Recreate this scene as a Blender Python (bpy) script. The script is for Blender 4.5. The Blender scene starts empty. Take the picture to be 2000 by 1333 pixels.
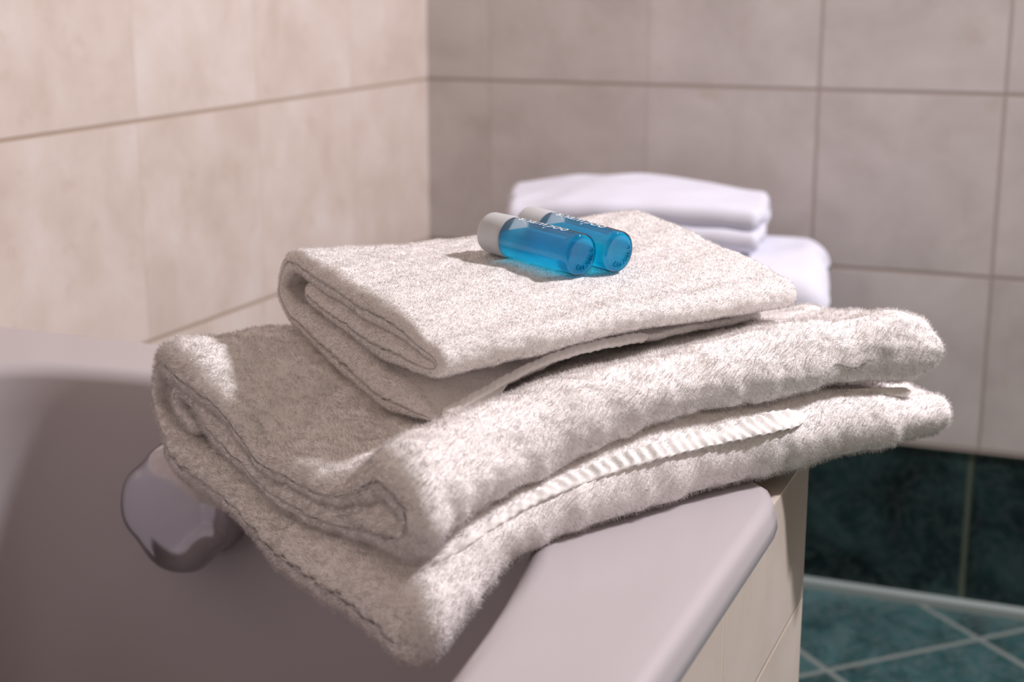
import bpy, bmesh, math
import numpy as np
from mathutils import Vector, Matrix
from mathutils.bvhtree import BVHTree

rng = np.random.default_rng(7)
FLOOR = 0.897          # eye height; design heights are measured from the eye, the floor is world z = 0
scene = bpy.context.scene
coll = scene.collection

# ------------------------------------------------------------------ camera
FPX = 2950.0
CAM = np.array([1.0123, -2.1454, 0.0])
_th = math.atan(716 / FPX); _a = math.radians(22.1)
_h = np.array([-math.sin(_a), math.cos(_a), 0.0])
RIGHT = np.array([math.cos(_a), math.sin(_a), 0.0])
FWD = _h * math.cos(_th) + np.array([0, 0, -math.sin(_th)])
UP = np.cross(RIGHT, FWD)
cam_data = bpy.data.cameras.new('camera')
cam = bpy.data.objects.new('camera', cam_data); coll.objects.link(cam)
cam.matrix_world = Matrix(((RIGHT[0], UP[0], -FWD[0], CAM[0]), (RIGHT[1], UP[1], -FWD[1], CAM[1]),
                           (RIGHT[2], UP[2], -FWD[2], CAM[2] + FLOOR), (0, 0, 0, 1)))
cam_data.sensor_width = 36.0
cam_data.lens = FPX / 2000 * 36
cam_data.clip_start = 0.02
cam_data.dof.use_dof = True
cam_data.dof.focus_distance = 0.985
cam_data.dof.aperture_fstop = 6.3
scene.camera = cam

def at(u, v, z):
    """a spot seen in the photograph, at height z above (below) the eye"""
    d = FWD + RIGHT * (u - 1000) / FPX - UP * (v - 666.5) / FPX
    return CAM + d * (z - CAM[2]) / d[2]

# ------------------------------------------------------------------ light
world = bpy.data.worlds.new('world'); scene.world = world
world.use_nodes = True
bg = world.node_tree.nodes['Background']
bg.inputs[0].default_value = (1.0, 0.81, 0.66, 1); bg.inputs[1].default_value = 0.31

def area_light(name, loc, target, size, power, color):
    l = bpy.data.lights.new(name, 'AREA'); l.shape = 'DISK'; l.size = size; l.energy = power; l.color = color
    o = bpy.data.objects.new(name, l); coll.objects.link(o)
    o.location = loc
    o.rotation_euler = (Vector(target) - Vector(loc)).to_track_quat('-Z', 'Y').to_euler()
    return o
area_light('ceiling_lamp_light', (2.02, -0.50, 1.38 + FLOOR), (0.6, -1.1, 0.6), 0.15, 63, (1.0, 0.94, 0.975))

scene.view_settings.view_transform = 'Standard'
scene.view_settings.look = 'None'
scene.view_settings.gamma = 1.0
scene.view_settings.exposure = 0.0
scene.view_settings.use_curve_mapping = False
try:
    scene.cycles.use_denoising = True
    scene.cycles.max_bounces = 10
    scene.cycles.transmission_bounces = 10
    scene.cycles.transparent_max_bounces = 12
    scene.cycles.diffuse_bounces = 6
    scene.cycles.sample_clamp_indirect = 6
except Exception:
    pass

# ------------------------------------------------------------------ materials
class NT:
    def __init__(s, name):
        s.m = bpy.data.materials.new(name); s.m.use_nodes = True
        s.t = s.m.node_tree; s.n = s.t.nodes; s.n.clear()
        s.out = s.n.new('ShaderNodeOutputMaterial')
    def add(s, typ, **kw):
        n = s.n.new(typ)
        for k, v in kw.items():
            if k.startswith('i_'):
                n.inputs[int(k[2:]) if k[2:].isdigit() else k[2:].replace('_', ' ')].default_value = v
            else: setattr(n, k, v)
        return n
    def link(s, a, b): s.t.links.new(a, b)
    def math(s, op, a, b=None, c=None):
        n = s.n.new('ShaderNodeMath'); n.operation = op
        for i, x in enumerate((a, b, c)):
            if x is None: continue
            if isinstance(x, (int, float)): n.inputs[i].default_value = x
            else: s.link(x, n.inputs[i])
        return n.outputs[0]
    def mix(s, fac, a, b, blend='MIX'):
        n = s.n.new('ShaderNodeMix'); n.data_type = 'RGBA'; n.blend_type = blend
        for sock, x in ((n.inputs[0], fac), (n.inputs[6], a), (n.inputs[7], b)):
            if isinstance(x, (int, float)): sock.default_value = x
            elif isinstance(x, tuple): sock.default_value = x if len(x) == 4 else (*x, 1)
            else: s.link(x, sock)
        return n.outputs[2]
    def noise(s, vec, scale, detail=4, rough=0.5, dist=0.0):
        n = s.add('ShaderNodeTexNoise'); n.inputs['Scale'].default_value = scale
        n.inputs['Detail'].default_value = detail; n.inputs['Roughness'].default_value = rough
        n.inputs['Distortion'].default_value = dist
        if vec is not None: s.link(vec, n.inputs['Vector'])
        return n.outputs['Fac']
    def ramp(s, fac, stops):
        n = s.add('ShaderNodeValToRGB'); e = n.color_ramp.elements
        while len(e) < len(stops): e.new(0.5)
        for el, (p, c) in zip(e, stops):
            el.position = p; el.color = c if len(c) == 4 else (*c, 1)
        s.link(fac, n.inputs[0]); return n.outputs[0]
    def bump(s, h, strength, dist, normal=None):
        n = s.add('ShaderNodeBump'); n.inputs['Strength'].default_value = strength; n.inputs['Distance'].default_value = dist
        s.link(h, n.inputs['Height'])
        if normal is not None: s.link(normal, n.inputs['Normal'])
        return n.outputs[0]
    def principled(s, **kw):
        p = s.add('ShaderNodeBsdfPrincipled')
        for k, v in kw.items():
            k = k.replace('_', ' ')
            if isinstance(v, (int, float, tuple)): p.inputs[k].default_value = v if not (isinstance(v, tuple) and len(v) == 3 and k.endswith('Color')) else (*v, 1)
            else: s.link(v, p.inputs[k])
        s.link(p.outputs[0], s.out.inputs[0]); return p

def tiles(name, axis_a, axis_b, off_a, off_b, T, grout_w, cols, grout_col, rough, spec=0.4, rot=0.0, kind='cream', bumpy=0.4, vert=1.0):
    """square tiles on the plane of two object axes; off_* is where one joint lies"""
    s = NT(name)
    tc = s.add('ShaderNodeTexCoord').outputs['Object']
    if rot:
        mp = s.add('ShaderNodeMapping'); mp.inputs['Rotation'].default_value = (0, 0, rot); s.link(tc, mp.inputs[0]); gv = mp.outputs[0]
    else: gv = tc
    sp = s.add('ShaderNodeSeparateXYZ'); s.link(gv, sp.inputs[0])
    def joint(ax, off):
        q = s.math('DIVIDE', s.math('SUBTRACT', sp.outputs[ax], off), T)
        fr = s.math('ABSOLUTE', s.math('SUBTRACT', s.math('FRACT', s.math('ADD', q, 0.5)), 0.5))
        cell = s.math('FLOOR', q)
        return s.math('MULTIPLY', fr, T), cell
    da, ca = joint(axis_a, off_a); db, cb = joint(axis_b, off_b)
    d = s.math('MINIMUM', da, db)
    mr = s.add('ShaderNodeMapRange'); mr.interpolation_type = 'SMOOTHSTEP'
    s.link(d, mr.inputs[0]); mr.inputs[1].default_value = grout_w * 0.4; mr.inputs[2].default_value = grout_w * 0.75
    mask = mr.outputs[0]
    if vert < 1:
        mv = s.add('ShaderNodeMapRange'); mv.interpolation_type = 'SMOOTHSTEP'; s.link(db, mv.inputs[0])
        mv.inputs[1].default_value = grout_w * 0.4; mv.inputs[2].default_value = grout_w * 0.75
        vs = s.add('ShaderNodeMapRange'); s.link(sp.outputs[axis_a], vs.inputs[0])
        vs.inputs[1].default_value = 0.45; vs.inputs[2].default_value = 0.55; vs.inputs[3].default_value = vert; vs.inputs[4].default_value = max(vert, 0.75)
        mx_ = s.add('ShaderNodeMix'); mx_.data_type = 'FLOAT'; s.link(vs.outputs[0], mx_.inputs[0]); s.link(mv.outputs[0], mx_.inputs[2]); s.link(mask, mx_.inputs[3])
        mask = mx_.outputs[0]
    cx = s.add('ShaderNodeCombineXYZ'); s.link(ca, cx.inputs[0]); s.link(cb, cx.inputs[1])
    wn = s.add('ShaderNodeTexWhiteNoise'); s.link(cx.outputs[0], wn.inputs['Vector'])
    vm = s.add('ShaderNodeVectorMath'); vm.operation = 'MULTIPLY_ADD'
    s.link(wn.outputs['Color'], vm.inputs[0]); vm.inputs[1].default_value = (3, 3, 3); s.link(tc, vm.inputs[2])
    v = vm.outputs[0]
    if kind == 'cream':
        n1 = s.noise(v, 9, 5, 0.6, 0.4); n2 = s.noise(v, 26, 4, 0.6)
        c = s.ramp(n1, [(0.3, cols[0]), (0.5, cols[1]), (0.7, cols[2])])
        c = s.mix(s.ramp(n2, [(0.58, (0, 0, 0)), (0.75, (0.5, 0.5, 0.5))]), c, cols[3])
        c = s.mix(0.05, c, wn.outputs['Value'], 'SOFT_LIGHT')
    else:
        n1 = s.noise(v, 7, 7, 0.65, 1.2); n2 = s.noise(v, 14, 6, 0.7, 2.5)
        c = s.ramp(n1, [(0.33, cols[0]), (0.5, cols[1]), (0.68, cols[2])])
        vein = s.ramp(s.math('ABSOLUTE', s.math('SUBTRACT', n2, 0.5)), [(0.0, (0.5, 0.5, 0.5)), (0.03, (0, 0, 0))])
        c = s.mix(vein, c, cols[3])
    col = s.mix(mask, grout_col, c)
    b = s.bump(mask, bumpy, 0.0015)
    r = s.mix(mask, (0.8, 0.8, 0.8), (rough, rough, rough))
    s.principled(Base_Color=col, Roughness=r, Normal=b, Specular_IOR_Level=spec)
    return s.m

CREAM = [(0.56, 0.475, 0.415), (0.63, 0.545, 0.49), (0.68, 0.61, 0.575), (0.51, 0.41, 0.335)]
CG = (0.40, 0.31, 0.25)
M = {}
M['cream_left'] = tiles('cream tile wall left', 1, 2, 0.0, -0.157, 0.25, 0.004, CREAM, CG, 0.35, 0.35, vert=0.15)
FARC = [(0.50, 0.455, 0.44), (0.57, 0.525, 0.51), (0.63, 0.585, 0.57), (0.51, 0.43, 0.38)]
M['cream_far'] = tiles('cream tile wall far', 0, 2, 0.105, -0.157, 0.25, 0.0045, FARC, (0.37, 0.31, 0.28), 0.35, 0.35, vert=0.22)
GREEN = [(0.004, 0.009, 0.010), (0.010, 0.028, 0.028), (0.030, 0.066, 0.066), (0.08, 0.10, 0.10)]
M['green_far'] = tiles('green marble dado', 0, 2, 0.097, -0.91, 0.25, 0.006, GREEN, (0.10, 0.12, 0.09), 0.35, 0.2, kind='green')
M['green_left'] = tiles('green marble dado left', 1, 2, 0.0, -0.91, 0.25, 0.006, GREEN, (0.10, 0.12, 0.09), 0.35, 0.2, kind='green')
GF = [(0.010, 0.030, 0.030), (0.028, 0.075, 0.078), (0.06, 0.13, 0.135), (0.16, 0.17, 0.17)]
M['green_floor'] = tiles('green marble floor', 0, 1, 0.551, 0.302, 0.25, 0.008, GF, (0.16, 0.19, 0.18), 0.28, 0.4, rot=-math.pi / 4, kind='green')
APR = [(0.56, 0.48, 0.41), (0.62, 0.54, 0.475), (0.66, 0.58, 0.52), (0.56, 0.47, 0.39)]
M['apron'] = tiles('cream travertine apron tile', 1, 2, -1.080, -0.455, 0.25, 0.003, APR, (0.52, 0.44, 0.36), 0.3, 0.45)

def simple(name, col, rough, spec=0.5, metal=0.0, bump=None, **kw):
    s = NT(name); tc = s.add('ShaderNodeTexCoord').outputs['Object']
    n = s.noise(tc, 12, 3)
    c = s.mix(s.math('MULTIPLY', n, 0.12), (*col, 1), tuple(x * 0.85 for x in col) + (1,))
    a = dict(Base_Color=c, Roughness=rough, Specular_IOR_Level=spec, Metallic=metal)
    if bump: a['Normal'] = s.bump(s.noise(tc, bump[0], 3), bump[1], bump[2])
    a.update(kw); s.principled(**a); return s.m
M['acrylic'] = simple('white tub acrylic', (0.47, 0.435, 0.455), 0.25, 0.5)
M['chrome'] = simple('chrome', (0.46, 0.44, 0.47), 0.12, 0.5, 1.0)
M['ceramic'] = simple('white glazed ceramic', (0.8, 0.8, 0.82), 0.12)
M['trim'] = simple('pale green stone strip', (0.34, 0.40, 0.39), 0.3)
M['cotton_white'] = simple('bright white cotton', (0.70, 0.705, 0.80), 0.95, 0.1, bump=(900, 0.5, 0.002))
M['paint'] = simple('white ceiling paint', (0.8, 0.78, 0.75), 0.9, 0.2)

def terry(name, col, scale, strength, dist, trans, see=0.35):
    s = NT(name)
    tc = s.add('ShaderNodeTexCoord').outputs['Object']
    at_ = s.add('ShaderNodeAttribute'); at_.attribute_name = 'cloth_normal'
    geo = s.add('ShaderNodeNewGeometry')
    vm = s.add('ShaderNodeVectorMath'); vm.operation = 'MULTIPLY_ADD'
    s.link(at_.outputs['Vector'], vm.inputs[0]); vm.inputs[1].default_value = (1.3, 1.3, 1.3); s.link(geo.outputs['Normal'], vm.inputs[2])
    nz = s.add('ShaderNodeVectorMath'); nz.operation = 'NORMALIZE'; s.link(vm.outputs[0], nz.inputs[0])
    h = s.noise(tc, scale, 3, 0.6)
    nb = s.bump(h, strength, dist, nz.outputs[0])
    big = s.noise(tc, 60, 4, 0.6)
    c = s.mix(s.math('MULTIPLY', big, 0.3), (*col, 1), tuple(x * 0.93 for x in col) + (1,))
    d = s.add('ShaderNodeBsdfDiffuse'); s.link(c, d.inputs[0]); s.link(nb, d.inputs['Normal'])
    t = s.add('ShaderNodeBsdfTranslucent'); s.link(c, t.inputs[0]); s.link(nb, t.inputs['Normal'])
    mx = s.add('ShaderNodeMixShader')
    bl = s.add('ShaderNodeAttribute'); bl.attribute_name = 'blade'; s.link(s.math('MULTIPLY', bl.outputs['Fac'], trans), mx.inputs[0])
    s.link(d.outputs[0], mx.inputs[1]); s.link(t.outputs[0], mx.inputs[2]); 
    tp = s.add('ShaderNodeBsdfTransparent')
    m3 = s.add('ShaderNodeMixShader'); s.link(s.math('MULTIPLY', bl.outputs['Fac'], see), m3.inputs[0])
    s.link(mx.outputs[0], m3.inputs[1]); s.link(tp.outputs[0], m3.inputs[2]); s.link(m3.outputs[0], s.out.inputs[0])
    return s.m
COT = (0.87, 0.835, 0.825)
M['terry'] = terry('cream terry pile', (0.93, 0.895, 0.885), 500, 0.35, 0.002, 0.42)
M['terry_short'] = terry('cream short terry', COT, 650, 0.3, 0.002, 0.38)
M['hem'] = terry('woven cotton hem', (0.90, 0.87, 0.85), 900, 0.25, 0.001, 0.10)

# ------------------------------------------------------------------ objects
def tag(o, label=None, cat=None, group=None, kind=None):
    if label: o['label'] = label
    if cat: o['category'] = cat
    if group: o['group'] = group
    if kind: o['kind'] = kind
    return o
ORIG = {}
def _place(o, origin, parent):
    origin = np.array(origin, float)
    ORIG[o.name] = origin
    if parent is None: o.location = (origin[0], origin[1], origin[2] + FLOOR)
    else:
        o.parent = parent; o.location = tuple(origin - ORIG[parent.name])
def empty(name, origin):
    o = bpy.data.objects.new(name, None); o.empty_display_size = 0.02; coll.objects.link(o); _place(o, origin, None); return o
def build(name, verts, faces, mat, origin=(0, 0, 0), parent=None, smooth=True, subsurf=0, solid=None, bevel=None):
    me = bpy.data.meshes.new(name)
    v = np.asarray(verts, float) - np.array(origin, float)
    me.from_pydata([tuple(x) for x in v], [], [tuple(f) for f in faces])
    me.validate(); me.update()
    if smooth: me.polygons.foreach_set('use_smooth', [True] * len(me.polygons))
    me.materials.append(mat)
    o = bpy.data.objects.new(name, me); coll.objects.link(o); _place(o, origin, parent)
    if bevel: b = o.modifiers.new('bevel', 'BEVEL'); b.width = bevel; b.segments = 3; b.limit_method = 'ANGLE'
    if subsurf: m = o.modifiers.new('sub', 'SUBSURF'); m.levels = m.render_levels = subsurf
    return o
def fix_normals(o):
    bm = bmesh.new(); bm.from_mesh(o.data); bmesh.ops.recalc_face_normals(bm, faces=bm.faces); bm.to_mesh(o.data); bm.free()
def box(x0, x1, y0, y1, z0, z1):
    v = [(x, y, z) for x in (x0, x1) for y in (y0, y1) for z in (z0, z1)]
    f = [(0, 1, 3, 2), (4, 6, 7, 5), (0, 4, 5, 1), (2, 3, 7, 6), (0, 2, 6, 4), (1, 5, 7, 3)]
    return v, f
def slab(name, b, mat, kind='structure', origin=None):
    v, f = box(*b); o = build(name, v, f, mat, origin or (0, 0, 0), smooth=False)
    fix_normals(o)
    if kind: o['kind'] = kind
    return o

# the room: cream tiles over a green marble dado, diagonal green floor
slab('wall_left', (-0.12, 0.0, -3.6, 0.12, -0.66, 1.75), M['cream_left'])
slab('wall_far', (0.0, 3.2, 0.0, 0.12, -0.66, 1.75), M['cream_far'])
slab('wall_far_dado', (0.0, 3.2, 0.004, 0.12, -0.897, -0.66), M['green_far'])
slab('wall_left_dado', (-0.12, -0.004, -3.6, 0.12, -0.897, -0.66), M['green_left'])
slab('floor', (-0.12, 3.2, -3.6, 0.12, -0.95, -0.897), M['green_floor'])
slab('trim_1', (0.0, 3.2, -0.016, 0.004, -0.897, -0.886), M['trim'])

# ------------------------------------------------------------------ bathtub
RIM = -0.33
def tub_outline(n=40):
    """rim outline: long right side, clipped far right corner, far side, left wall, near end"""
    pts = [(0.815, -2.75), (0.815, -1.228), (0.809, -1.206), (0.72, -1.115), (0.60, -1.055), (0.45, -1.024), (0.0015, -1.018), (0.0015, -2.75)]
    return pts
def resample(pts, n, closed=True):
    P = np.array(pts + ([pts[0]] if closed else []), float)
    d = np.r_[0, np.cumsum(np.hypot(*np.diff(P, axis=0).T))]
    t = np.linspace(0, d[-1], n, endpoint=not closed)
    return np.c_[np.interp(t, d, P[:, 0]), np.interp(t, d, P[:, 1])]
def basin_ring(scale_x, scale_y, n, ang, cx=0.386, cy=-1.86, a=0.354, b=0.75, e=3.3):
    c, s_ = np.cos(ang), np.sin(ang)
    e = np.where(c < 0, 6.0, e)
    return np.c_[cx + a * scale_x * np.sign(c) * np.abs(c) ** (2 / e), cy + b * scale_y * np.sign(s_) * np.abs(s_) ** (2 / e)]
def build_tub():
    n = 256
    ctr = np.array([0.386, -1.86])
    ang = np.linspace(0, 2 * np.pi, n, endpoint=False)
    # superellipse parameter angles spaced by true direction, so rings line up radially
    fine = np.linspace(0, 2 * np.pi, 20000, endpoint=False)
    ring0 = basin_ring(1, 1, n, fine) - ctr
    fa = np.unwrap(np.arctan2(ring0[:, 1], ring0[:, 0]))
    out = resample(tub_outline(), n)
    oa = np.arctan2(out[:, 1] - ctr[1], out[:, 0] - ctr[0]) % (2 * np.pi)
    order = np.argsort(oa); out = out[order]; oa = oa[order]
    fa0 = fa % (2 * np.pi); o2 = np.argsort(fa0)
    prm = np.interp(oa, fa0[o2], fine[o2])
    def br(dx, dy): 
        return basin_ring(1 - dx / 0.354, 1 - dy / 0.75, n, prm)
    def off(d):  # outline moved outwards
        P = out; nx = np.roll(P, -1, 0) - np.roll(P, 1, 0); nx /= np.linalg.norm(nx, axis=1)[:, None] + 1e-9
        nrm = np.c_[nx[:, 1], -nx[:, 0]]
        for _ in range(3): nrm = (np.roll(nrm, 1, 0) + nrm * 2 + np.roll(nrm, -1, 0)); nrm /= np.linalg.norm(nrm, axis=1)[:, None]
        Q = P + nrm * d
        Q[:, 0] = np.maximum(Q[:, 0], 0.0012)
        return Q
    rings = []
    # lip: underside, outer face, rounded edge
    rings.append((off(-0.004), RIM - 0.023)); rings.append((off(0.008), RIM - 0.0235)); rings.append((off(0.0105), RIM - 0.021)); rings.append((off(0.0095), RIM - 0.013))
    for k in range(5):
        t = k / 4 * math.pi / 2
        rings.append((off(0.008 - 0.009 * (1 - math.cos(t))), RIM - 0.009 + 0.009 * math.sin(t)))
    rings.append((off(-0.02), RIM + 0.0003))
    for w in (0.2, 0.45, 0.7, 0.88):
        rings.append(((1 - w) * off(-0.02) + w * br(-0.012, -0.012), RIM))
    # rolled inner edge and the sloping walls
    R = 0.016
    for k in range(7):
        t = k / 6 * math.radians(76)
        d = -0.010 + R * math.sin(t); rings.append((br(d, d), RIM - R * (1 - math.cos(t))))
    d0 = -0.010 + R * math.sin(math.radians(76)); z0 = RIM - R * (1 - math.cos(math.radians(76)))
    for k in range(1, 12):
        z = z0 - 0.30 * k / 11; d = d0 + (z0 - z) * 0.12; rings.append((br(d, d * 1.1), z))
    for k in range(1, 7):
        t = k / 6 * math.pi / 2; z = z0 - 0.30 - 0.07 * math.sin(t); dd = d + 0.07 * (1 - math.cos(t)); rings.append((br(dd, dd * 1.1), z))
    zf = z; dl = dd
    for w in (0.3, 0.6, 0.9):
        Q = br(dl, dl * 1.1); rings.append((Q * (1 - w) + ctr * w, zf - 0.003 * w))
    V = np.concatenate([np.c_[r, np.full(n, z)] for r, z in rings])
    F = []
    for k in range(len(rings) - 1):
        for i in range(n):
            j = (i + 1) % n
            F.append((k * n + i, k * n + j, (k + 1) * n + j, (k + 1) * n + i))
    F.append(tuple(((len(rings) - 1) * n + i) for i in range(n)))
    return V, F, br, z0, d0
tV, tF, tub_br, tz0, td0 = build_tub()
tub = empty('bathtub', (0.4, -1.9, RIM - 0.5))
tag(tub, 'white bathtub with a broad flat rim, carrying the cream towels', 'bathtub')
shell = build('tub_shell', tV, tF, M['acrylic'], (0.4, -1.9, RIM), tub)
fix_normals(shell)

# tiled surround: outer skin of tile following the tub, its top a narrow ledge at the far corner
def surround():
    out = [(0.8165, -3.0), (0.8165, -1.080), (0.62, -1.012), (0.45, -0.992), (0.0015, -0.990)]
    inn = [(0.8095, -3.0), (0.8095, -1.092), (0.62, -1.022), (0.45, -1.000), (0.0015, -0.998)]
    # ledge inner edge tucked under the lip
    V = []; F = []
    for (x, y) in out: V += [(x, y, -0.897), (x, y, -0.3545 if False else -0.342)]
    n = len(out)
    for (x, y) in [(0.79, -3.0), (0.79, -1.235), (0.70, -1.13), (0.45, -1.04), (0.0015, -1.035)]: V += [(x, y, -0.897), (x, y, -0.342)]
    for i in range(n - 1):
        F.append((2 * i, 2 * i + 2, 2 * i + 3, 2 * i + 1))
        a = 2 * n
        F.append((2 * i + 1, 2 * i + 3, a + 2 * i + 3, a + 2 * i + 1))
        F.append((a + 2 * i + 1, a + 2 * i + 3, a + 2 * i + 2, a + 2 * i))
        F.append((a + 2 * i, a + 2 * i + 2, 2 * i + 2, 2 * i))
    F.append((0, 1, 2 * n + 1, 2 * n)); F.append((2 * n - 2, 4 * n - 2, 4 * n - 1, 2 * n - 1))
    return V, F
sv, sf = surround()
sur = build('trim_2', sv, sf, M['apron'], (0, 0, 0), smooth=False, bevel=0.002); fix_normals(sur)
sur['kind'] = 'structure'

# chrome overflow knob on the sloping far end of the basin
def knob():
    # wall point under pixel (400, 1000)
    bvh = BVHTree.FromPolygons([Vector(v) for v in tV], [f for f in tF])
    d = FWD + RIGHT * (402 - 1000) / FPX - UP * (974 - 666.5) / FPX
    hit, nrm, _, _ = bvh.ray_cast(Vector(CAM), Vector(d).normalized())
    nrm = nrm if nrm.dot(Vector(d)) < 0 else -nrm
    return np.array(hit), np.array(nrm)
kp, kn = knob()
kn = kn / np.linalg.norm(kn)
ku = np.cross(kn, [0, 0, 1]); ku /= np.linalg.norm(ku); kw = np.cross(ku, kn)
def lobed(profile, lobes, depth, n=144, phase=0.0):
    V = []; F = []
    for (r, h, amt) in profile:
        for i in range(n):
            t = 2 * np.pi * i / n
            c = (0.5 + 0.5 * math.cos(lobes * t + phase)); c = c ** 2.2
            rr = r * (1 - depth * amt * c)
            V.append(kp + ku * rr * math.cos(t) + kw * rr * math.sin(t) + kn * h)
    m = len(profile)
    for k in range(m - 1):
        for i in range(n):
            j = (i + 1) % n
            F.append((k * n + i, k * n + j, (k + 1) * n + j, (k + 1) * n + i))
    F.append(tuple((m - 1) * n + i for i in range(n))); F.append(tuple(range(n))[::-1])
    return V, F
kr = empty('overflow_knob', kp)
tag(kr, 'round lobed chrome overflow knob on the inner end wall of the bathtub', 'knob')
v, f = lobed([(0.046, -0.001, 0), (0.047, 0.004, 0), (0.0465, 0.012, 0), (0.044, 0.016, 0), (0.030, 0.018, 0), (0.026, 0.020, 0), (0.026, 0.030, 0)], 4, 0.0)
o = build('cover_plate', v, f, M['chrome'], kp, kr); fix_normals(o)
v, f = lobed([(0.026, 0.018, 0), (0.040, 0.020, 0.4), (0.0505, 0.024, 1), (0.0540, 0.030, 1), (0.0552, 0.037, 1), (0.0535, 0.044, 1), (0.050, 0.049, 1), (0.043, 0.0520, 0.9), (0.036, 0.0542, 0.6), (0.026, 0.056, 0.2), (0.013, 0.0570, 0), (0.004, 0.0572, 0)], 4, 0.10, phase=math.pi)
o = build('grip', v, f, M['chrome'], kp, kr); fix_normals(o)

# ------------------------------------------------------------------ folded terry towels
def catmull(Y, t):
    """Y (n,...) values at 0..n-1, t float array -> interpolated"""
    n = len(Y); i = np.clip(np.floor(t).astype(int), 0, n - 2); f = (t - i)
    f = f.reshape(f.shape + (1,) * (Y.ndim - 1))
    g = lambda k: Y[np.clip(k, 0, n - 1)]
    p0 = np.where((i - 1 < 0).reshape(f.shape), 2 * Y[0] - Y[1], g(i - 1)); p3 = np.where((i + 2 > n - 1).reshape(f.shape), 2 * Y[-1] - Y[-2], g(i + 2))
    p1, p2 = g(i), g(i + 1)
    return 0.5 * (2 * p1 + (p2 - p0) * f + (2 * p0 - 5 * p1 + 4 * p2 - p3) * f ** 2 + (3 * p1 - p0 - 3 * p2 + p3) * f ** 3)
_ph = rng.uniform(0, 6.28, (40, 3)); _kd = rng.normal(size=(40, 3)); _kd /= np.linalg.norm(_kd, axis=1)[:, None]
def wobble(X, wl, amp, k0=0, n=9):
    out = np.zeros_like(X)
    for k in range(k0, k0 + n):
        w = 2 * np.pi / (wl * (0.6 + 0.8 * ((k * 7) % 10) / 10))
        ph = X @ (_kd[k] * w)
        for c in range(3): out[:, c] += np.sin(ph + _ph[k, c])
    return out * amp / math.sqrt(n)

def sheet(stn_xy, tab, seg, ws, h_scale=1.0, wob=((0.09, 0.0012), (0.022, 0.0005))):
    """stn_xy: (K,2,2) far and near foot of each station; tab: (K,J,4) fraction far->near, z, half thickness, end trim.
    returns grid of points for both sides"""
    K, J = tab.shape[:2]
    st = np.linspace(0, J - 1, (J - 1) * seg + 1)
    # smooth along the sheet for every station
    A = np.stack([catmull(tab[k], st) for k in range(K)])          # K,S,4
    wk = ws * (K - 1)
    S = len(st); W = len(ws)
    # every s has its own trim: w runs 0..trim
    trim = A[:, :, 3].mean(0)
    g = np.empty((W, S, 3)); hh = np.empty((W, S))
    pts = np.empty((W, S, 2)); foot = np.empty((W, S, 2, 2))
    for s_ in range(S):
        t = wk * trim[s_]
        B = catmull(A[:, s_, :3], t)
        g[:, s_] = B
        foot[:, s_] = catmull(stn_xy, t)
    L = np.linalg.norm(foot[:, :, 1] - foot[:, :, 0], axis=-1)
    p = g[:, :, 0] * L; z = g[:, :, 1]; hh = np.maximum(g[:, :, 2], 0.002) * h_scale
    dp = np.gradient(p, axis=1); dz = np.gradient(z, axis=1); l = np.hypot(dp, dz) + 1e-9
    nx, nz = -dz / l, dp / l
    for _ in range(seg // 2):
        nx[:, 1:-1] = (nx[:, :-2] + 2 * nx[:, 1:-1] + nx[:, 2:]) / 4; nz[:, 1:-1] = (nz[:, :-2] + 2 * nz[:, 1:-1] + nz[:, 2:]) / 4
    # round the two free edges of the sheet
    return dict(p=p, z=z, h=hh, nx=nx, nz=nz, foot=foot, L=L, S=S, W=W, g=g)

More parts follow.
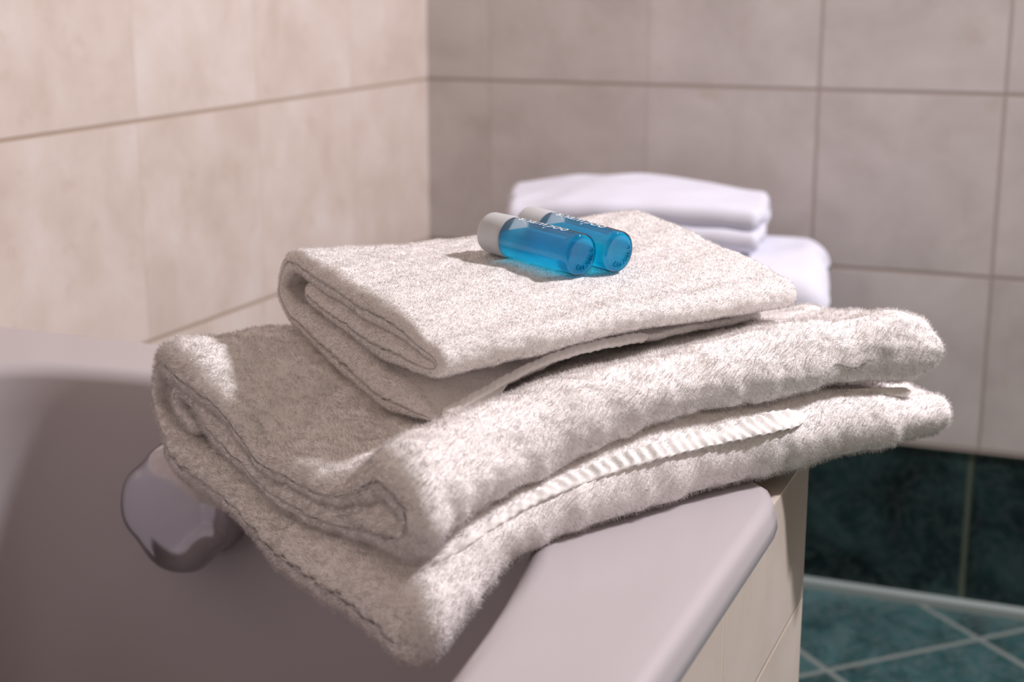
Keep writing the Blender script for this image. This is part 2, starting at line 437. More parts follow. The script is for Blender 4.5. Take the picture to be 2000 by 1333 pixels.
def towel_mesh(d, cap=7, edge=6, curl=None, wob=((0.09, 0.0012), (0.022, 0.0005))):
    """closed skin: loop around the sheet at each w, rings shrinking at both w ends"""
    S, W = d['S'], d['W']
    e = (d['foot'][:, :, 1] - d['foot'][:, :, 0]) / d['L'][..., None]
    # direction of travel along w at the ends
    def world(p, z):
        return np.concatenate([d['foot'][:, :, 0] + e * p[..., None], z[..., None]], -1)
    Cc = world(d['p'], d['z'])
    N = np.concatenate([e * d['nx'][..., None], d['nz'][..., None]], -1)
    T = np.gradient(Cc, axis=1); T /= np.linalg.norm(T, axis=-1)[..., None] + 1e-9
    h = d['h']
    loops = []; nrms = []
    a = (np.arange(1, edge) / edge) * np.pi / 2
    def loop(Cw, Nw, Tw, hw, k):
        plus = Cw + Nw * (hw * k)[:, None]; minus = Cw - Nw * (hw * k)[:, None]
        s0 = [Cw[0] - Tw[0] * hw[0] * k * math.cos(t) + Nw[0] * hw[0] * k * math.sin(t) * sg for sg, ts in ((-1, a[::-1]), (1, a)) for t in ts]
        mid0 = [Cw[0] - Tw[0] * hw[0] * k]
        s0 = s0[:edge - 1] + mid0 + s0[edge - 1:]
        s1 = [Cw[-1] + Tw[-1] * hw[-1] * k * math.cos(t) + Nw[-1] * hw[-1] * k * math.sin(t) * sg for sg, ts in ((1, a[::-1]), (-1, a)) for t in ts]
        s1 = s1[:edge - 1] + [Cw[-1] + Tw[-1] * hw[-1] * k] + s1[edge - 1:]
        return np.concatenate([np.array(s0), plus, np.array(s1), minus[::-1]])
    L0 = []
    axis0 = Cc[0] - Cc[1]; axis0 /= np.linalg.norm(axis0, axis=-1)[..., None] + 1e-9
    axis1 = Cc[-1] - Cc[-2]; axis1 /= np.linalg.norm(axis1, axis=-1)[..., None] + 1e-9
    for k in range(cap, 0, -1):
        t = k / cap * np.pi / 2 * 0.985
        L0.append(loop(Cc[0] + axis0 * (h[0] * 0.9 * math.sin(t))[:, None], N[0], T[0], h[0], math.cos(t)))
    for w in range(W): L0.append(loop(Cc[w], N[w], T[w], h[w], 1.0))
    for k in range(1, cap + 1):
        t = k / cap * np.pi / 2 * 0.985
        L0.append(loop(Cc[-1] + axis1 * (h[-1] * 0.9 * math.sin(t))[:, None], N[-1], T[-1], h[-1], math.cos(t)))
    V = np.stack(L0)                                  # R, Q, 3
    R, Q = V.shape[:2]
    V = V.reshape(-1, 3)
    off = np.zeros_like(V)
    for i, (wl, am) in enumerate(wob): off += wobble(V, wl, am, i * 10)
    V = V + off
    r = np.arange(R - 1)[:, None] * Q; q = np.arange(Q)[None]; q2 = (q + 1) % Q
    F = np.stack([r + q, r + q2, r + Q + q2, r + Q + q], -1).reshape(-1, 4)
    # close the slit at either end by bridging plus and minus sides
    def zip_end(base, flip):
        ne = 2 * (edge - 1) + 1
        f = []
        ns = S
        i0 = base + ne; j0 = base + ne + ns + ne + ns - 1
        for k in range(ns - 1):
            qd = (i0 + k, i0 + k + 1, j0 - k - 1, j0 - k); f.append(qd[::-1] if flip else qd)
        return f
    F = np.concatenate([F, np.array(zip_end(0, False)), np.array(zip_end((R - 1) * Q, True))])
    side = np.zeros(Q, int); ne = 2 * (edge - 1) + 1
    side[ne:ne + S] = 1; side[ne + S + ne:] = -1
    return V, F, R, Q, side

def fibres(V, F, weight, count, length, width, bend, clump_wl, clump, seed):
    """little bent blades standing on the cloth"""
    r = np.random.default_rng(seed)
    A, B_, C_, D = (V[F[:, k]] for k in range(4))
    fn = np.cross(C_ - A, D - B_); area = np.linalg.norm(fn, axis=1) / 2; fn = fn / (np.linalg.norm(fn, axis=1)[:, None] + 1e-12)
    pr = area * weight; pr /= pr.sum()
    idx = r.choice(len(F), count, p=pr)
    u, v = r.random(count)[:, None], r.random(count)[:, None]
    P0 = (A[idx] * (1 - u) + B_[idx] * u) * (1 - v) + (D[idx] * (1 - u) + C_[idx] * u) * v
    n = fn[idx]
    lean = wobble(P0, clump_wl, clump, 20, 9) + wobble(P0, clump_wl * 3.2, clump * 0.7, 0, 9) + r.normal(size=(count, 3)) * bend * 0.5
    lean[:, 2] -= 0.15
    d = n + lean; d /= np.linalg.norm(d, axis=1)[:, None]
    ln = length * (0.55 + 0.75 * r.random(count))[:, None]
    tw = np.cross(d, r.normal(size=(count, 3))); tw /= np.linalg.norm(tw, axis=1)[:, None] + 1e-9
    b2 = r.normal(size=(count, 3)) * bend
    d2 = d + b2; d2 /= np.linalg.norm(d2, axis=1)[:, None]
    w = width * (0.7 + 0.6 * r.random(count))[:, None]
    a0 = P0 - tw * w * 0.5; a1 = P0 + tw * w * 0.5
    mid = P0 + d * ln * 0.55; b0 = mid - tw * w * 0.45; b1 = mid + tw * w * 0.45
    tip = mid + d2 * ln * 0.45
    VV = np.stack([a0, a1, b0, b1, tip], 1).reshape(-1, 3)
    k = (np.arange(count) * 5)[:, None]
    T3 = np.concatenate([k + [0, 1, 3], k + [0, 3, 2], k + [2, 3, 4]], 1).reshape(-1, 3)
    NN = np.repeat(n, 5, 0)
    return VV, T3, NN

def make_cloth(name, V, F, mat, origin, parent, fib=None):
    """mesh from quads (+ blades) with the cloth normal stored for shading"""
    A, B_, C_, D = (V[F[:, k]] for k in range(4))
    fn = np.cross(C_ - A, D - B_)
    vn = np.zeros_like(V)
    for k in range(4): np.add.at(vn, F[:, k], fn)
    vn /= np.linalg.norm(vn, axis=1)[:, None] + 1e-12
    AV, NV = [V], [vn]; tri = np.zeros((0, 3), int); nb = len(V)
    for (fv, ft, fnn) in (fib or []):
        tri = np.concatenate([tri, ft + nb]); nb += len(fv); AV.append(fv); NV.append(fnn)
    AV = np.concatenate(AV) - np.array(origin); NV = np.concatenate(NV)
    me = bpy.data.meshes.new(name)
    me.vertices.add(len(AV)); me.vertices.foreach_set('co', AV.astype(np.float32).ravel())
    loops = np.concatenate([F.ravel(), tri.ravel()]).astype(np.int32)
    me.loops.add(len(loops)); me.loops.foreach_set('vertex_index', loops)
    nf = len(F) + len(tri)
    starts = np.concatenate([np.arange(len(F)) * 4, len(F) * 4 + np.arange(len(tri)) * 3]).astype(np.int32)
    me.polygons.add(nf); me.polygons.foreach_set('loop_start', starts)
    me.polygons.foreach_set('use_smooth', np.ones(nf, bool))
    me.update(calc_edges=True)
    at_ = me.attributes.new('cloth_normal', 'FLOAT_VECTOR', 'POINT'); at_.data.foreach_set('vector', NV.astype(np.float32).ravel())
    bl = me.attributes.new('blade', 'FLOAT', 'POINT'); bl.data.foreach_set('value', (np.arange(len(AV)) >= len(V)).astype(np.float32))
    me.materials.append(mat)
    o = bpy.data.objects.new(name, me); coll.objects.link(o); _place(o, origin, parent)
    return o

def orient(V, F):
    A, B_, C_, D = (V[F[:, k]] for k in range(4))
    fn = np.cross(C_ - A, D - B_); c = (A + C_) / 2
    vol = (c * fn).sum()
    return F if vol > 0 else F[:, ::-1]

QUICK = False
# ---- bath towel: one long towel folded over itself, five stations from its left end to its right end
BX = np.array([[(0.357, -1.237), (0.692, -1.453)],
               [(0.440, -1.130), (0.7119, -1.3736)],
               [(0.545, -1.020), (0.7660, -1.2837)],
               [(0.655, -0.940), (0.8335, -1.1720)],
               [(0.755, -0.875), (0.9100, -1.0640)]])
# per station: underside / top of the bottom layer, underside / top of the upper layer, at these fractions
FR = [0.16, 0.30, 0.45, 0.60, 0.75, 0.87]
zbb = np.array([[-.354, -.358, -.363, -.370, -.370, -.366],
                [-.350, -.356, -.358, -.358, -.352, -.340],
                [-.334, -.333, -.332, -.331, -.330, -.329],
                [-.345, -.336, -.332, -.331, -.330, -.329],
                [-.352, -.342, -.334, -.329, -.326, -.323]])
zbt = np.array([[-.320, -.321, -.329, -.332, -.327, -.319],
                [-.312, -.314, -.314, -.311, -.305, -.297],
                [-.300, -.297, -.294, -.290, -.284, -.279],
                [-.310, -.300, -.295, -.290, -.284, -.280],
                [-.326, -.316, -.308, -.302, -.298, -.296]])
zmb = np.array([[-.3165, -.318, -.326, -.329, -.324, -.315],
                [-.308, -.310, -.311, -.309, -.303, -.296],
                [-.296, -.293, -.290, -.286, -.281, -.276],
                [-.306, -.296, -.290, -.284, -.277, -.271],
                [-.322, -.310, -.301, -.292, -.284, -.278]])
zmt = np.array([[-.250, -.266, -.294, -.292, -.286, -.255],
                [-.252, -.258, -.266, -.270, -.265, -.247],
                [-.250, -.250, -.250, -.251, -.249, -.239],
                [-.262, -.252, -.248, -.246, -.242, -.233],
                [-.292, -.279, -.268, -.262, -.250, -.242]])
def bath_table():
    tabs = []
    for k in range(5):
        bb, bt, mb, mt = zbb[k], zbt[k], zmb[k], zmt[k]
        c = (bb + bt) / 2; hb = (bt - bb) / 2 * 0.97
        L = np.linalg.norm(BX[k, 1] - BX[k, 0])
        hE = hb[-1] * 1.06
        rows = []
        rows.append((1 - hE / L, c[-1] - (0.004 if k < 1 else -0.001), hE, 1.0))
        for i in (5, 4, 3, 2, 1, 0):
            if i == 5: continue
            rows.append((FR[i], c[i], hb[i], 1.0))
        ht = (mt - mb) / 4 * 1.04
        top = mt - ht; ret = mb + ht
        zlow, zhigh = c[0], top[0]
        rows.append((0.055, zlow + 0.20 * (zhigh - zlow), 0.0065, 0.995))
        rows.append((0.014, zlow + 0.50 * (zhigh - zlow), 0.0052, 0.985))
        rows.append((0.05, zlow + 0.84 * (zhigh - zlow), 0.0062, 0.98))
        for i in range(6):
            rows.append((FR[i] if i else 0.15, top[i], ht[i], 0.975))
        hm = ht[-1]
        mid = (mt[-1] + mb[-1]) / 2
        rows.append((0.925, mid + 0.012 + (mt[-1] - mb[-1]) * 0.02, hm * 1.05, 0.974))
        rows.append((0.95, mid, hm * 1.05, 0.974))
        rows.append((0.925, mid - 0.013, hm * 1.0, 0.973))
        for i in (5, 4, 3, 2, 1):
            rows.append((FR[i] - (0.02 if i == 5 else 0), ret[i], ht[i] * (0.95 if i > 2 else 0.85), 0.972))
        rows.append((0.20, ret[0] + 0.006, 0.0062, 0.95))
        rows.append((0.125, ret[0] + 0.008, 0.0055, 0.95))
        rows.append((0.118, ret[0] - 0.006, 0.0050, 0.95))
        rows.append((0.165, ret[0] - 0.015, 0.0048, 0.95))
        tabs.append(rows)
    return np.array(tabs)
bt_ = bath_table()
wsb = np.linspace(0, 1, 60 if QUICK else 200)
db = sheet(BX, bt_, 8 if QUICK else 14, wsb)
# the right-hand end is a fold: the upper layer rolls down at its end
uu = np.clip((wsb - 0.86) / 0.14, 0, 1)[:, None]
up_part = np.linspace(0, bt_.shape[1] - 1, db['S'])
kfold = up_part
is_top = ((kfold > 8.5) & (kfold < 16.2)).astype(float)[None]
row_w = np.clip((kfold - 9.5) / 2.0, 0, 1)[None]
i16 = 16 * (db['S'] - 1) // (bt_.shape[1] - 1)
zmid = db['z'][:, i16:i16 + 1]
u2 = np.clip((wsb - 0.95) / 0.05, 0, 1)[:, None]
roll = (1 - np.sqrt(np.clip(1 - u2 ** 2, 0, 1))) * 0.30
db['z'] += (zmid - db['z']) * roll * row_w
bmp = 0.006 * np.exp(-((wsb - 0.945) / 0.035) ** 2) - 0.005 * np.exp(-((wsb - 0.85) / 0.03) ** 2)
db['z'] += bmp[:, None] * is_top
V, F, R, Q, side = towel_mesh(db, wob=((0.11, 0.0016), (0.035, 0.0010), (0.014, 0.0004)))
F = orient(V, F)
bath_V, bath_F = V, F
wq = np.where(side == 1, 1.0, np.where(side == -1, 0.12, 1.0))
wface = wq[F[:, 0] % Q] * 1.0
rowi = F[:, 0] // Q
wface = np.where(rowi < 9, 1.8, wface)
# upper side of the bottom layer shows at its near edge
jj = F[:, 0] % Q; ne = 11
sm = db['S'] - 1 - (jj - (ne + db['S'] + ne))          # s index on the minus side
near = (side[jj] == -1) & (sm >= 0) & (sm < 14 * 2.2)
wface = np.where(near, 1.0, wface)
bath_org = np.array([0.66, -1.14, RIM])
NB = 60000 if QUICK else 480000
fb = [fibres(V, F, wface, NB, 0.0033, 0.00034, 0.45, 0.009, 0.42, 3)]
bath = make_cloth('bath_towel', V, F, M['terry'], bath_org, None, fb)
tag(bath, 'large fluffy cream bath towel folded thick on the bathtub rim', 'towel')
bath_bvh = BVHTree.FromPolygons([Vector(v) for v in V], [tuple(f) for f in F.tolist()])

# ---- hand towel folded on top, with the bottles
HX = np.array([[(0.466, -1.213), (0.630, -1.330)],
               [(0.518, -1.135), (0.686, -1.255)],
               [(0.578, -1.058), (0.742, -1.175)],
               [(0.636, -0.985), (0.792, -1.100)]])
HF = [0.16, 0.33, 0.50, 0.68, 0.84, 0.96]
hbb = np.array([[-.256, -.262, -.268, -.272, -.273, -.271],
                [-.250, -.254, -.256, -.255, -.251, -.2465],
                [-.245, -.246, -.247, -.246, -.244, -.242],
                [-.245, -.244, -.243, -.242, -.241, -.240]])
hbt = np.array([[-.231, -.236, -.242, -.247, -.251, -.262],
                [-.232, -.234, -.236, -.237, -.237, -.239],
                [-.229, -.231, -.232, -.233, -.233, -.235],
                [-.229, -.230, -.231, -.232, -.233, -.234]])
hmb = np.array([[-.229, -.234, -.239, -.242, -.242, -.241],
                [-.230, -.231, -.232, -.234, -.234, -.234],
                [-.226, -.227, -.228, -.229, -.230, -.231],
                [-.226, -.226, -.227, -.228, -.230, -.231]])
hmt = np.array([[-.190, -.193, -.197, -.201, -.208, -.218],
                [-.195, -.196, -.1975, -.200, -.204, -.210],
                [-.193, -.194, -.196, -.198, -.202, -.208],
                [-.184, -.188, -.192, -.197, -.202, -.208]])
def hand_table():
    tabs = []
    for k in range(4):
        bb, bt, mb, mt = hbb[k], hbt[k], hmb[k], hmt[k]
        c = (bb + bt) / 2; hb = (bt - bb) / 2 * 0.97
        ht = (mt - mb) / 4 * 1.04; top = mt - ht; ret = mb + ht
        rows = [((1.0, 0.955, 0.95, 0.92)[k], c[-1] - 0.001, max(hb[-1] * 0.6, 0.0028), 0.97)]
        for i in (4, 3, 2, 1, 0): rows.append((HF[i], c[i], hb[i], 0.975))
        zl, zh = c[0], top[0]
        rows.append((0.0, zl + 0.16 * (zh - zl), 0.0085, 0.98))
        rows.append((-0.085, zl + 0.50 * (zh - zl), 0.0060, 0.985))
        rows.append((-0.045, zl + 0.86 * (zh - zl), 0.0070, 0.99))
        rows.append((0.03, top[0] + 0.001, ht[0] * 0.8, 1.0))
        for i in range(6): rows.append((HF[i], top[i], ht[i], 1.0))
        mid = (mt[-1] + mb[-1]) / 2 + 0.001; hm = ht[-1]
        rows.append((1.035, mid + hm * 0.55, hm, 1.0))
        rows.append((1.06, mid - 0.0005, hm, 1.0))
        rows.append((1.03, mid - hm * 0.75, hm * 0.95, 0.995))
        for i in (5, 4, 3, 2, 1): rows.append((HF[i] - 0.03 * (i == 5), ret[i], ht[i] * 0.96, 0.985))
        rows.append((0.155, ret[0] + 0.001, 0.0085, 0.98))
        tabs.append(rows)
    return np.array(tabs)
htab = hand_table()
wsh = np.linspace(0, 1, 50 if QUICK else 180)
dh = sheet(HX, htab, 8 if QUICK else 14, wsh)
V, F, R, Q, side = towel_mesh(dh, wob=((0.10, 0.0012), (0.03, 0.0005), (0.009, 0.00022)))
F = orient(V, F)
wq = np.where(side == 1, 1.0, np.where(side == -1, 0.3, 1.0))
wface = np.where(F[:, 0] // Q < 9, 1.2, wq[F[:, 0] % Q])
hand_org = np.array([0.64, -1.15, -0.255])
NH = 60000 if QUICK else 420000
fh = [fibres(V, F, wface, NH, 0.0013, 0.00030, 0.38, 0.006, 0.30, 5)]
hand = make_cloth('hand_towel', V, F, M['terry_short'], hand_org, None, fh)
tag(hand, 'cream short-pile hand towel, folded, directly under the blue bottles', 'towel')
hand_bvh = BVHTree.FromPolygons([Vector(v) for v in V], [tuple(f) for f in F.tolist()])

# ---- hems: strips that follow a line in space
def strip(name, path, wide, thick, rib, slant, mat, parent, origin, normal_hint=(0, 0, 1), n=500, m=14, taper=(0.15, 0.06), rib_amp=0.0009, wav=0.0):
    """path (k,3) centre line; wide (k) width down the slope; flattened oval section with slanting ribs"""
    path = np.array(path, float); k = len(path)
    t = np.linspace(0, k - 1, n); Pc = catmull(path, t); Wd = catmull(np.array(wide, float)[:, None], t)[:, 0]
    Tn = np.gradient(Pc, axis=0); seg = np.linalg.norm(Tn, axis=1); s = np.r_[0, np.cumsum(seg[1:])]; Tn /= seg[:, None]
    H = np.array(normal_hint, float); Bn = np.cross(Tn, H); Bn /= np.linalg.norm(Bn, axis=1)[:, None]; Nn = np.cross(Bn, Tn)
    f = s / s[-1]
    end = np.clip(f / taper[0], 0, 1) ** 0.6 * np.sqrt(np.clip((1 - f) / taper[1], 0, 1)) if taper[0] else np.sqrt(np.clip((1 - f) / taper[1], 0, 1)) * np.clip(f / 0.01, 0, 1)
    V = []
    for j in range(m):
        a = 2 * np.pi * j / m
        ca, sa = math.cos(a), math.sin(a)
        ca = np.sign(ca) * abs(ca) ** 0.7; sa = np.sign(sa) * abs(sa) ** 0.7
        r = rib_amp * np.sin(2 * np.pi * (s + slant * ca * Wd / 2) / rib)
        wv = wav * np.sin(2 * np.pi * s / 0.021) + wav * 0.6 * np.sin(2 * np.pi * s / 0.0087 + 1)
        V.append(Pc + Bn * (ca * Wd / 2 * end)[:, None] + Nn * ((sa * (thick / 2) + (r + wv) * 1.0) * np.maximum(end, 0.12))[:, None])
    V = np.stack(V, 1)      # n,m,3
    V = V.reshape(-1, 3)
    r_ = np.arange(n - 1)[:, None] * m; q = np.arange(m)[None]; q2 = (q + 1) % m
    F = np.stack([r_ + q, r_ + q2, r_ + m + q2, r_ + m + q], -1).reshape(-1, 4)
    caps = []
    for b in (0, (n - 1) * m):
        for j in range(m // 2 - 1): caps.append((b + j, b + j + 1, b + m - 2 - j, b + m - 1 - j))
    F = np.concatenate([F, np.array(caps)]); F = orient(V, F)
    return make_cloth(name, V, F, mat, origin, parent)

def on(bvh, x, y, z0=0.0, lift=0.0, depth=0.12):
    hit = bvh.ray_cast(Vector((x, y, z0)), Vector((0, 0, -1)), 2.0)[0]
    return hit
def seen(bvh, u, v, lift=0.002):
    d = FWD + RIGHT * (u - 1000) / FPX - UP * (v - 666.5) / FPX
    hit, nrm, _, dist = bvh.ray_cast(Vector(CAM), Vector(d).normalized())
    return np.array(hit) - d / np.linalg.norm(d) * lift
exec_hems = True
if exec_hems:
    pts = [(778, 1140), (835, 1108), (900, 1068), (960, 1026), (1040, 975), (1120, 938), (1200, 908), (1280, 882), (1360, 860), (1430, 843), (1510, 825), (1575, 812)]
    wd = [.004, .0045, .005, .006, .008, .010, .011, .0125, .014, .0155, .016, .014]
    path = [seen(bath_bvh, u, v, 0.001) for u, v in pts]
    strip('ribbed_hem', path, wd, 0.0035, 0.0085, 2.6, M['hem'], bath, path[5], normal_hint=(0.45, -0.5, 0.8), taper=(0.1, 0.05), rib_amp=0.0010, wav=0.0005)['label'] = 'flat white ribbed hem of the bath towel'
    pts = [(1480, 769), (1560, 768), (1640, 768), (1710, 766), (1765, 766), (1779, 766)]
    path = [at(u, v, z) for (u, v), z in zip(pts, [-.278, -.280, -.283, -.286, -.288, -.2885])]
    strip('thin_hem', path, [.003, .004, .005, .006, .007, .007], 0.004, 0.004, 1.0, M['hem'], bath, path[3], normal_hint=(0.5, -0.5, 0.7), taper=(0, 0.04), rib_amp=0.0003)
    ee = (dh['foot'][:, 0, 1] - dh['foot'][:, 0, 0]) / dh['L'][:, 0][:, None]
    edge_line = np.c_[dh['foot'][:, 0, 0] + ee * (dh['p'][:, 0] + dh['h'][:, 0])[:, None], dh['z'][:, 0]]
    idx = np.linspace(2, int(0.60 * len(wsh)), 10).astype(int)
    path = edge_line[idx] + np.array([0.0012, -0.0022, 0.0028])
    strip('hem', path, [.005, .0055, .0055, .006, .006, .0065, .007, .007, .0075, .0075], 0.0045, 0.006, 1.5, M['hem'], hand, path[5], normal_hint=(0.4, -0.5, 0.8), taper=(0.02, 0.03), rib_amp=0.0004, wav=0.0004)
    # the near left corner of the lower layer turns under and leaves a small open loop
    A_ = path[:4] + np.array([0, 0, -0.001]); n_ = 40
    A_ = catmull(A_, np.linspace(0, 3, n_)); tt = np.linspace(0, 1, n_)
    low = np.sin(np.pi * tt ** 0.75)[:, None]
    B_ = A_ + low * np.array([0.006, -0.008, -0.011])
    rows = []
    for q in np.linspace(0, 1, 9):
        rows.append(A_ * (1 - q) + B_ * q - low * math.sin(math.pi * q) * np.array([0.003, -0.004, 0.0]))
    for q in np.linspace(1, 0, 9):
        rows.append(A_ * (1 - q) + B_ * q - low * math.sin(math.pi * q) * np.array([0.003, -0.004, 0.0]) + np.array([-0.0006, 0.0010, -0.0018]))
    Vc = np.stack(rows, 1).reshape(-1, 3); m_ = len(rows)
    r__ = np.arange(n_ - 1)[:, None] * m_; q_ = np.arange(m_)[None]; q2_ = (q_ + 1) % m_
    Fc = np.stack([r__ + q_, r__ + q2_, r__ + m_ + q2_, r__ + m_ + q_], -1).reshape(-1, 4)
    make_cloth('turned_corner', Vc, orient(Vc, Fc), M['hem'], path[2], hand)

# ------------------------------------------------------------------ bottles
def glassy(name, color, ior, mixt, tcol, rough=0.02):
    s = NT(name)
    g = s.add('ShaderNodeBsdfGlass'); g.inputs['Color'].default_value = (*color, 1); g.inputs['IOR'].default_value = ior; g.inputs['Roughness'].default_value = rough
    t = s.add('ShaderNodeBsdfTransparent'); t.inputs[0].default_value = (*tcol, 1)
    m = s.add('ShaderNodeMixShader'); m.inputs[0].default_value = mixt
    s.link(g.outputs[0], m.inputs[1]); s.link(t.outputs[0], m.inputs[2]); s.link(m.outputs[0], s.out.inputs[0]); return s.m
def clear_shell(name):
    s = NT(name)
    fr = s.add('ShaderNodeFresnel'); fr.inputs[0].default_value = 1.5
    g = s.add('ShaderNodeBsdfGlossy'); g.inputs['Roughness'].default_value = 0.05
    t = s.add('ShaderNodeBsdfTransparent'); t.inputs[0].default_value = (0.90, 0.97, 0.99, 1)
    tl = s.add('ShaderNodeBsdfTranslucent'); tl.inputs[0].default_value = (0.85, 0.9, 0.92, 1); mt = s.add('ShaderNodeMixShader'); mt.inputs[0].default_value = 0.07
    s.link(t.outputs[0], mt.inputs[1]); s.link(tl.outputs[0], mt.inputs[2])
    m = s.add('ShaderNodeMixShader'); s.link(fr.outputs[0], m.inputs[0]); s.link(mt.outputs[0], m.inputs[1]); s.link(g.outputs[0], m.inputs[2])
    s.link(m.outputs[0], s.out.inputs[0]); return s.m
def liquid_mat():
    s = NT('blue shower gel')
    tc = s.add('ShaderNodeTexCoord').outputs['Object']
    g = s.add('ShaderNodeBsdfGlass'); g.inputs['Color'].default_value = (0.30, 0.92, 1.0, 1); g.inputs['IOR'].default_value = 1.28; g.inputs['Roughness'].default_value = 0.04
    t = s.add('ShaderNodeBsdfTransparent'); t.inputs[0].default_value = (0.26, 0.92, 1.0, 1)
    d = s.add('ShaderNodeBsdfTranslucent'); d.inputs[0].default_value = (0.0, 0.74, 1.0, 1)
    m = s.add('ShaderNodeMixShader'); m.inputs[0].default_value = 0.55
    s.link(g.outputs[0], m.inputs[1]); s.link(t.outputs[0], m.inputs[2])
    m2 = s.add('ShaderNodeMixShader'); m2.inputs[0].default_value = 0.50
    s.link(m.outputs[0], m2.inputs[1]); s.link(d.outputs[0], m2.inputs[2])
    s.link(m2.outputs[0], s.out.inputs[0]); return s.m
M['liquid'] = liquid_mat(); M['shell'] = clear_shell('clear bottle plastic')
def cap_mat():
    s = NT('frosted cap plastic')
    s.principled(Base_Color=(0.66, 0.68, 0.70), Roughness=0.45, Subsurface_Weight=0.3, Subsurface_Radius=(0.004, 0.004, 0.004), Transmission_Weight=0.25)
    return s.m
M['cap'] = cap_mat()
M['ink'] = simple('dark stamped ink', (0.0, 0.02, 0.06), 0.9, 0.0)
M['print'] = simple('pale silver print', (0.72, 0.78, 0.82), 0.5)

BR = 0.0148
def frame_of(base_c, cap_c):
    ax = cap_c - base_c; ln = np.linalg.norm(ax); ax = ax / ln
    sd = np.cross(ax, [0, 0, 1]); sd /= np.linalg.norm(sd); up = np.cross(sd, ax)
    return ax, sd, up, ln
def lathe(prof, c, ax, sd, up, n=64, close=(True, True)):
    V = []; F = []
    for (x, r) in prof:
        for i in range(n):
            a = 2 * np.pi * i / n; V.append(c + ax * x + sd * r * math.cos(a) + up * r * math.sin(a))
    m = len(prof)
    for k in range(m - 1):
        for i in range(n):
            j = (i + 1) % n; F.append((k * n + i, k * n + j, (k + 1) * n + j, (k + 1) * n + i))
    if close[0]: F.append(tuple(range(n))[::-1])
    if close[1]: F.append(tuple((m - 1) * n + i for i in range(n)))
    return V, F
def make_bottle(base_px, cap_px, label, ends=None):
    # settle the bottle on the towel: find the surface height under both ends
    def settle(u, v, dz):
        z = -0.18
        for _ in range(12):
            P = at(u, v, z); h = on(hand_bvh, P[0], P[1])
            hz = h.z if h is not None else -0.2
            z = hz + BR + dz
        return at(u, v, z)
    if ends is None: b = settle(*base_px, 0.0018); c = settle(*cap_px, 0.0018)
    else:
        b, c = (np.array(e, float) for e in ends)
        for e in (b, c): e[2] = on(hand_bvh, e[0], e[1]).z + BR + 0.0018
    mz = (b[2] + c[2]) / 2
    ax, sd, up, ln = frame_of(b, c)
    LEN = ln
    root = empty('shampoo_bottle', b + ax * LEN / 2 - up * BR)
    tag(root, label, 'bottle', 'mini bottles lying on the hand towel')
    r = BR; bl = LEN * 0.775
    # body shell
    prof = [(0.0009, r * 0.30), (0.0007, r * 0.55), (0.0003, r * 0.74), (0.0, r * 0.86), (0.0003, r * 0.93), (0.0010, r * 0.975), (0.002, r * 0.995), (0.006, r), (bl * 0.5, r), (bl - 0.004, r), (bl - 0.001, r * 0.985), (bl, r * 0.95)]
    v, f = lathe(prof, b, ax, sd, up); o = build('bottle_body', v, f, M['shell'], b, root); fix_normals(o)
    # gel: inner volume cut level; the foot of the bottle is solid blue
    n = 72; xs = [0.0014, 0.0018, 0.003, 0.005, 0.007, 0.010, 0.012] + list(np.linspace(0.014, bl - 0.004, 24)) + [bl - 0.002]
    V = []; F = []
    world_up = np.array([0, 0, 1.0])
    for x in xs:
        rr = r - 0.0009
        if x < 0.0016: rr *= 0.94
        elif x < 0.002: rr *= 0.975
        elif x < 0.004: rr *= 0.995
        elif x > bl - 0.003: rr *= 0.96
        lev = 1.0 if x < 0.008 else 0.44 + 0.56 * max(0, (0.0125 - x) / 0.0045)
        for i in range(n):
            a = 2 * np.pi * i / n; cx_, sy_ = math.cos(a), math.sin(a)
            if sy_ > lev: sy_ = lev + (sy_ - lev) * 0.02
            V.append(b + ax * x + sd * rr * cx_ + up * rr * sy_)
    m = len(xs)
    for k in range(m - 1):
        for i in range(n):
            j = (i + 1) % n; F.append((k * n + i, k * n + j, (k + 1) * n + j, (k + 1) * n + i))
    F.append(tuple(range(n))[::-1]); F.append(tuple((m - 1) * n + i for i in range(n)))
    o = build('blue_gel', V, F, M['liquid'], b, root); fix_normals(o); o['label'] = 'bright blue gel inside the bottle'
    # cap
    prof = [(bl - 0.0035, r * 0.93), (bl - 0.0030, r * 1.0), (bl - 0.0022, r * 1.015), (bl + 0.002, r * 1.015), (LEN - 0.003, r * 0.99), (LEN - 0.0012, r * 0.965), (LEN - 0.0003, r * 0.91), (LEN, r * 0.80), (LEN, r * 0.3)]
    v, f = lathe(prof, b, ax, sd, up); o = build('cap', v, f, M['cap'], b, root); fix_normals(o); o['label'] = 'frosted white cap'
    # stamped code on the foot, printed lettering along the top of the bottle
    def text(name, s, size, place, mat):
        cu = bpy.data.curves.new(name, 'FONT'); cu.body = s; cu.size = size; cu.align_x = 'CENTER'; cu.align_y = 'CENTER'; cu.resolution_u = 3
        cu.space_character = 1.02
        tmp = bpy.data.objects.new(name, cu); coll.objects.link(tmp)
        dg = bpy.context.evaluated_depsgraph_get(); me = bpy.data.meshes.new_from_object(tmp.evaluated_get(dg))
        bpy.data.objects.remove(tmp)
        co = np.empty(len(me.vertices) * 3, np.float32); me.vertices.foreach_get('co', co); co = co.reshape(-1, 3)
        co = place(co) - b
        me.vertices.foreach_set('co', co.astype(np.float32).ravel()); me.update(); me.materials.clear(); me.materials.append(mat)
        me.name = name
        o = bpy.data.objects.new(name, me); coll.objects.link(o); _place(o, b, root); return o
    view = -ax
    # foot: text bent along the lower right of the disc
    hx = sd if np.dot(sd, RIGHT) > 0 else -sd
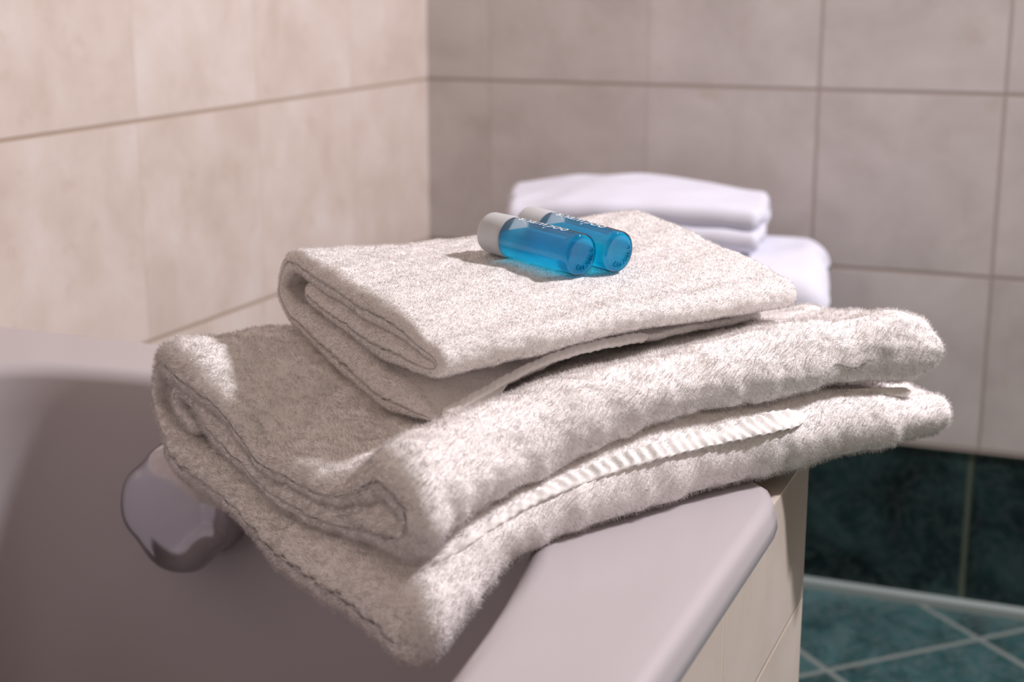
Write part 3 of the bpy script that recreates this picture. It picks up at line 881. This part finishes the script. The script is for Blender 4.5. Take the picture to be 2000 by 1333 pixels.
    def foot(co):
        rad = r * 0.60
        a = -math.radians(52) + co[:, 0] / rad
        rr = rad - co[:, 1]
        return b - ax * 0.0004 + hx * (rr * np.cos(a))[:, None] + up * (rr * np.sin(a))[:, None]
    o = text('date_code', 'EX4 706L L', 0.0050, foot, M['ink']); o['label'] = 'dark stamped code on the foot'
    def top(co):
        a = math.pi / 2 - (co[:, 1] + 0.0005) / r * (1 if np.dot(hx, sd) > 0 else 1)
        rr = r + 0.00025
        return b + ax * (bl * 0.53 - co[:, 0])[:, None] + hx * (rr * np.cos(a))[:, None] + up * (rr * np.sin(a))[:, None]
    o = text('printed_name', 'shampoo', 0.0125, top, M['print']); o['label'] = 'pale printed lettering'
    return b, c
first_b, first_c = make_bottle((1137, 499), (958, 453), 'small blue gel bottle with a fully visible white cap, nearer the camera')
_ax = (first_c - first_b); _ax[2] = 0; _ax /= np.linalg.norm(_ax)
_perp = np.array([_ax[1], -_ax[0], 0.0]); _perp *= np.sign(np.dot(_perp, FWD))
_shift = _perp * (2 * BR + 0.0004) - _ax * 0.007
make_bottle(None, None, 'small blue gel bottle lying behind its twin, white cap partly hidden', ends=(first_b + _shift, first_c + _shift))

# ------------------------------------------------------------------ white towels on a bidet by the far wall
def ring_solid(rings, n_close=True):
    V = np.concatenate(rings); n = len(rings[0]); F = []
    for k in range(len(rings) - 1):
        for i in range(n):
            j = (i + 1) % n; F.append((k * n + i, k * n + j, (k + 1) * n + j, (k + 1) * n + i))
    F.append(tuple(range(n))[::-1]); F.append(tuple((len(rings) - 1) * n + i for i in range(n)))
    return V, F
def oval(cx, cy, a, b, z, n=64, e=2.5):
    t = np.linspace(0, 2 * np.pi, n, endpoint=False); c, s_ = np.cos(t), np.sin(t)
    return np.c_[cx + a * np.sign(c) * np.abs(c) ** (2 / e), cy + b * np.sign(s_) * np.abs(s_) ** (2 / e), np.full(n, z)]
bx, by = 0.40, -0.27
rings = [oval(bx, by + 0.05, .10, .19, -.897), oval(bx, by + 0.05, .10, .19, -.88), oval(bx, by + 0.03, .10, .20, -.75), oval(bx, by + .01, .14, .225, -.62),
         oval(bx, by, .172, .25, -.54), oval(bx, by, .18, .262, -.51), oval(bx, by, .176, .258, -.496), oval(bx, by, .165, .245, -.492), oval(bx, by, .135, .21, -.496),
         oval(bx, by, .125, .20, -.52), oval(bx, by, .10, .16, -.58), oval(bx, by, .03, .05, -.60)]
v, f = ring_solid(rings)
bid = empty('bidet', (bx, by, -.897)); tag(bid, 'white ceramic bidet before the far wall, under the bright white towels', 'bidet')
o = build('bowl', v, f, M['ceramic'], (bx, by, -.897), bid); fix_normals(o)

def soft_towel(name, X, tab, mat, origin, label, wob, seg=10, nw=90):
    d = sheet(np.array(X), np.array(tab), seg, np.linspace(0, 1, nw))
    V, F, R, Q, side = towel_mesh(d, wob=wob); F = orient(V, F)
    o = make_cloth(name, V, F, mat, origin, None); tag(o, label, 'towel'); return o
# lower one: a plump pad, folded in two
def pad(zb, zt, bulge, K=3, drop=None, h0=0.02):
    tabs = []
    for k in range(K):
        b_, t_ = zb[k], zt[k]; th = t_ - b_; q = th / 4
        rows = [(0.93, b_ + q, q, 0.98), (0.6, b_ + q, q, 1.0), (0.3, b_ + q, q, 1.0), (0.10, b_ + q * 1.05, q * 0.95, 1.0), (0.055, b_ + 2 * q, q * 0.9, 1.0),
                (0.10, t_ - q * 1.05, q * 0.95, 1.0), (0.3, t_ - q, q * 1.03, 1.0), (0.6, t_ - q + bulge, q * 1.03, 1.0), (0.90, t_ - q * 1.1, q, 0.98)]
        tabs.append(rows)
    return tabs
soft_towel('white_towel', [[(0.20, -0.20), (0.32, -0.50)], [(0.40, -0.12), (0.50, -0.46)], [(0.600, -0.06), (0.678, -0.40)]],
           pad([-.486, -.486, -.486], [-.338, -.332, -.352], 0.004), M['cotton_white'], (0.43, -0.3, -.49),
           'blurred bright white towel by the far wall, the lower of the two', ((0.25, 0.006), (0.09, 0.002)))
soft_towel('white_towel', [[(0.235, -0.20), (0.335, -0.46)], [(0.37, -0.13), (0.455, -0.42)], [(0.55, -0.08), (0.605, -0.37)]],
           pad([-.331, -.325, -.334], [-.276, -.265, -.285], 0.003), M['cotton_white'], (0.42, -0.3, -.37),
           'blurred bright white towel by the far wall, folded on top of the other', ((0.25, 0.004), (0.08, 0.0015)))
